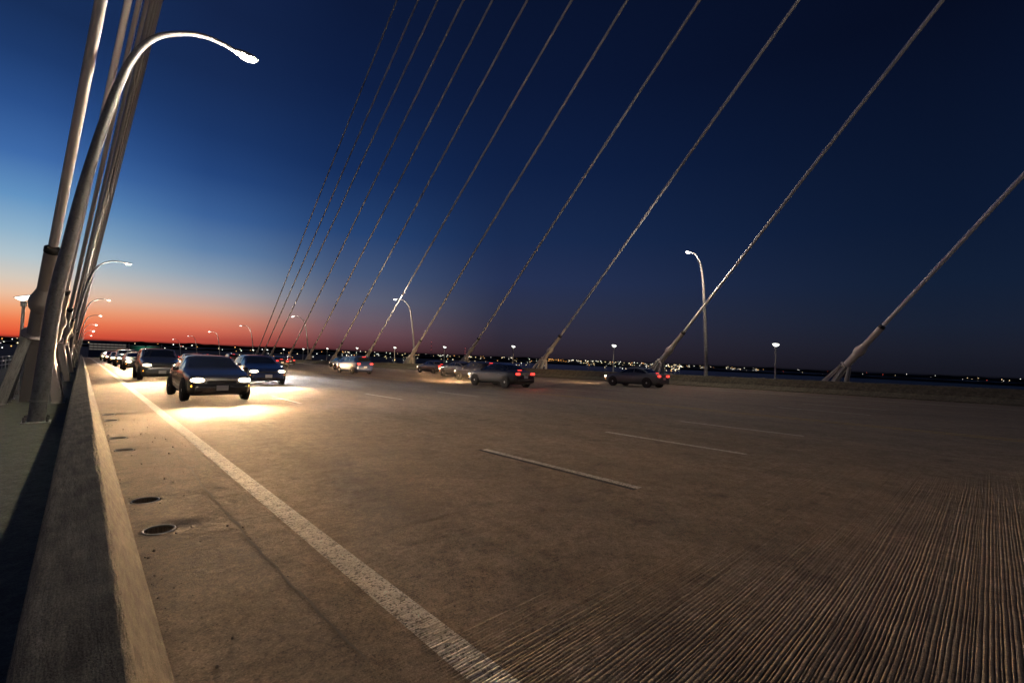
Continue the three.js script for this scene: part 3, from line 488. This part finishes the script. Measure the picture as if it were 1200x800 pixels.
// lights of the town: lamps far off, too many and too small to count
{
  const geo = new THREE.OctahedronGeometry(1, 0), sets = { orange: [rgb(1, 0.45, 0.12), 3, []], yellow: [rgb(1, 0.75, 0.4), 3.4, []], white: [rgb(1, 0.96, 0.85), 3.4, []], green: [rgb(0.6, 1, 0.75), 1.6, []], red: [rgb(1, 0.1, 0.06), 1.6, []] };
  const put = (set, px, py, size) => { const d = pixelRay(px, py); let t = d.y < -0.0007 ? (GROUND + 10 + 8 * rnd() - CAM_H) / d.y : 9000; t = Math.min(t, 9000); const p = d.multiplyScalar(t); p.y += CAM_H; sets[set][2].push([p, t * size * 0.0006]); };
  const pick = (...w) => { let r = rnd(); for (let i = 0; i < w.length; i += 2) { if ((r -= w[i + 1]) < 0) return w[i]; } return w[0]; };
  const hor = (x) => 418 + .0415 * (x - 600);
  for (let i = 0; i < 95; i++) { const x = rr(0, 440); if (x > 34 && x < 95) continue; put(pick('yellow', .4, 'white', .33, 'orange', .2, 'red', .05, 'green', .02), x, hor(x) + 2 + rnd() ** 1.3 * 13, rr(.7, 1.5)); }
  for (let i = 0; i < 150; i++) { const x = rr(400, 640); put(pick('yellow', .4, 'white', .42, 'orange', .13, 'green', .05), x, hor(x) + 1 + rnd() ** 1.6 * 9, rr(.7, 1.6)); }
  for (let i = 0; i < 190; i++) { const x = 632 + 170 * rnd() ** .95; put(x < 665 ? pick('orange', .8, 'yellow', .2) : pick('yellow', .4, 'white', .5, 'orange', .1), x, hor(x) + .6 + Math.abs(rr(-1, 1) + rr(-1, 1)) * (2 + 3 * smooth(640, 760, x)), rr(.7, 1.7)); }
  for (let i = 0; i < 60; i++) { const x = rr(790, 900); put(pick('yellow', .5, 'white', .4, 'orange', .1), x, hor(x) + 1 + rnd() * 4, rr(.5, 1.0)); }
  for (let i = 0; i < 26; i++) { const x = rr(880, 1215); put(pick('yellow', .4, 'white', .5, 'red', .1), x, hor(x) + 1 + rnd() * 4, rr(.35, .8)); }
  const words = { orange: 'orange sodium lights of the town across the water', yellow: 'yellow lights of the town along the horizon', white: 'white lights of the town along the horizon', green: 'few greenish lights among the town lights', red: 'few red lights among the town lights' };
  for (const [n, [c, e, list]] of Object.entries(sets)) { const im = new THREE.InstancedMesh(geo, M({ color: rgb(.1, .1, .1), emissive: c, emissiveIntensity: e }), list.length), m4 = new THREE.Matrix4(); list.forEach(([p, s], i) => im.setMatrixAt(i, m4.makeScale(s, s, s).setPosition(p))); im.name = n + '_town_lights'; scene.add(tag(im, words[n], 'town lights', null, 'stuff')); }
}
// radio masts with red lamps
for (const [px, h] of [[505, 250], [545, 170]]) {
  const d = pixelRay(px, 413), t = 7600, x = d.x * t, z = d.z * t, g = thing('radio_mast', px === 505 ? 'tall radio mast with red lamps above the town' : 'shorter radio mast above the town', 'radio mast'); g.position.set(x, GROUND, z);
  const P = (a, y, r) => new THREE.Vector3(Math.cos(a) * r, y, Math.sin(a) * r); const parts = []; for (let k = 0; k < 3; k++) { const a = k * 2.094; parts.push(bar(P(a, 0, 7), P(a, h, 2), 1.2, .8, 5)); for (let y = 0; y < h; y += 25) parts.push(bar(P(a, y, 7 - 5 * y / h), P(a + 2.094, y + 25, 7 - 5 * (y + 25) / h), .5, .5, 4)); } part('mast', mergeGeometries(parts), galvMat, g);
  for (const f of [.5, .75, 1]) { const s = new THREE.SphereGeometry(4.2, 10, 8); s.translate(0, h * f, 0); part('warning_light', s, M({ emissive: rgb(1, .12, .1), emissiveIntensity: 1.2 }), g); }
}
// long low building and the sign gantry where the bridge comes down
{
  const g = thing('low_building', 'long pale flat-roofed building beyond the end of the bridge', 'building'), c = at(0, 0, 900); g.position.set(28, GROUND, -900);
  const B = (n, w, h, dd, x, y, z, m) => { const q = new RoundedBoxGeometry(w, h, dd, 1, .1); q.translate(x, y, z); return part(n, q, m, g); };
  B('wall', 41, 58, 24, 0, 29, 0, M({ color: rgb(.4, .37, .34), roughness: .9 })); B('roof_edge', 42, 1.2, 25, 0, 58.4, 0, M({ color: rgb(.3, .28, .26), roughness: .9 }));
  const win = M({ color: rgb(.3, .3, .3), emissive: rgb(1, .85, .7), emissiveIntensity: .16 }); for (let k = 0; k < 9; k++) for (let r = 0; r < 3; r++) B('window', 3.6, 1.5, .3, -18 + k * 4.5, 55 - r * 3.6, 12.1, win);
  const s = thing('sign_gantry', 'green road sign on a gantry over the far lanes', 'road sign'), D = 420; s.position.copy(at(33.5, 0, D));
  const post = (x) => part('post', bar(new THREE.Vector3(x, -2, 0), new THREE.Vector3(x, 12, 0), .35, .3, 12), galvMat, s); post(-9.2); post(9.2); part('truss', beam(new THREE.Vector3(-9.2, 11.5, 0), new THREE.Vector3(9.2, 11.5, 0), .5, .6), galvMat, s);
  const green = M({ color: rgb(.01, .2, .12), roughness: .5 }), wh = M({ color: rgb(.7, .7, .7), roughness: .5 });
  for (const x of [-4.3, 4.3]) { const b = new RoundedBoxGeometry(8, 4, .12, 1, .04); b.translate(x, 8.6, .4); const p = part('sign_panel', b, green, s); for (const y of [6.75, 10.45]) { const e = new THREE.BoxGeometry(7.7, .12, .02); e.translate(x, y, .475); part('border', e, wh, p); } }
  const lamp = new RoundedBoxGeometry(1.2, .2, .3, 1, .05); lamp.translate(0, 5.8, 3); part('sign_lamp', lamp, M({ emissive: rgb(1, 1, .95), emissiveIntensity: 3 }), s); part('lamp_arm', bar(new THREE.Vector3(0, 6.6, .4), new THREE.Vector3(0, 5.7, 3), .06, .06, 6), galvMat, s);
  const L = new THREE.SpotLight(rgb(1, 1, .92), 60, 0, 1.25, .5, 2); L.name = 'sign_lamp_light'; L.position.set(0, 6, 3.2); L.target.position.set(0, 8.8, 0); L.castShadow = true; s.add(L, L.target);
}
for (const c of scene.children) if (c.isGroup) shade(c);
renderer.render(scene, camera);
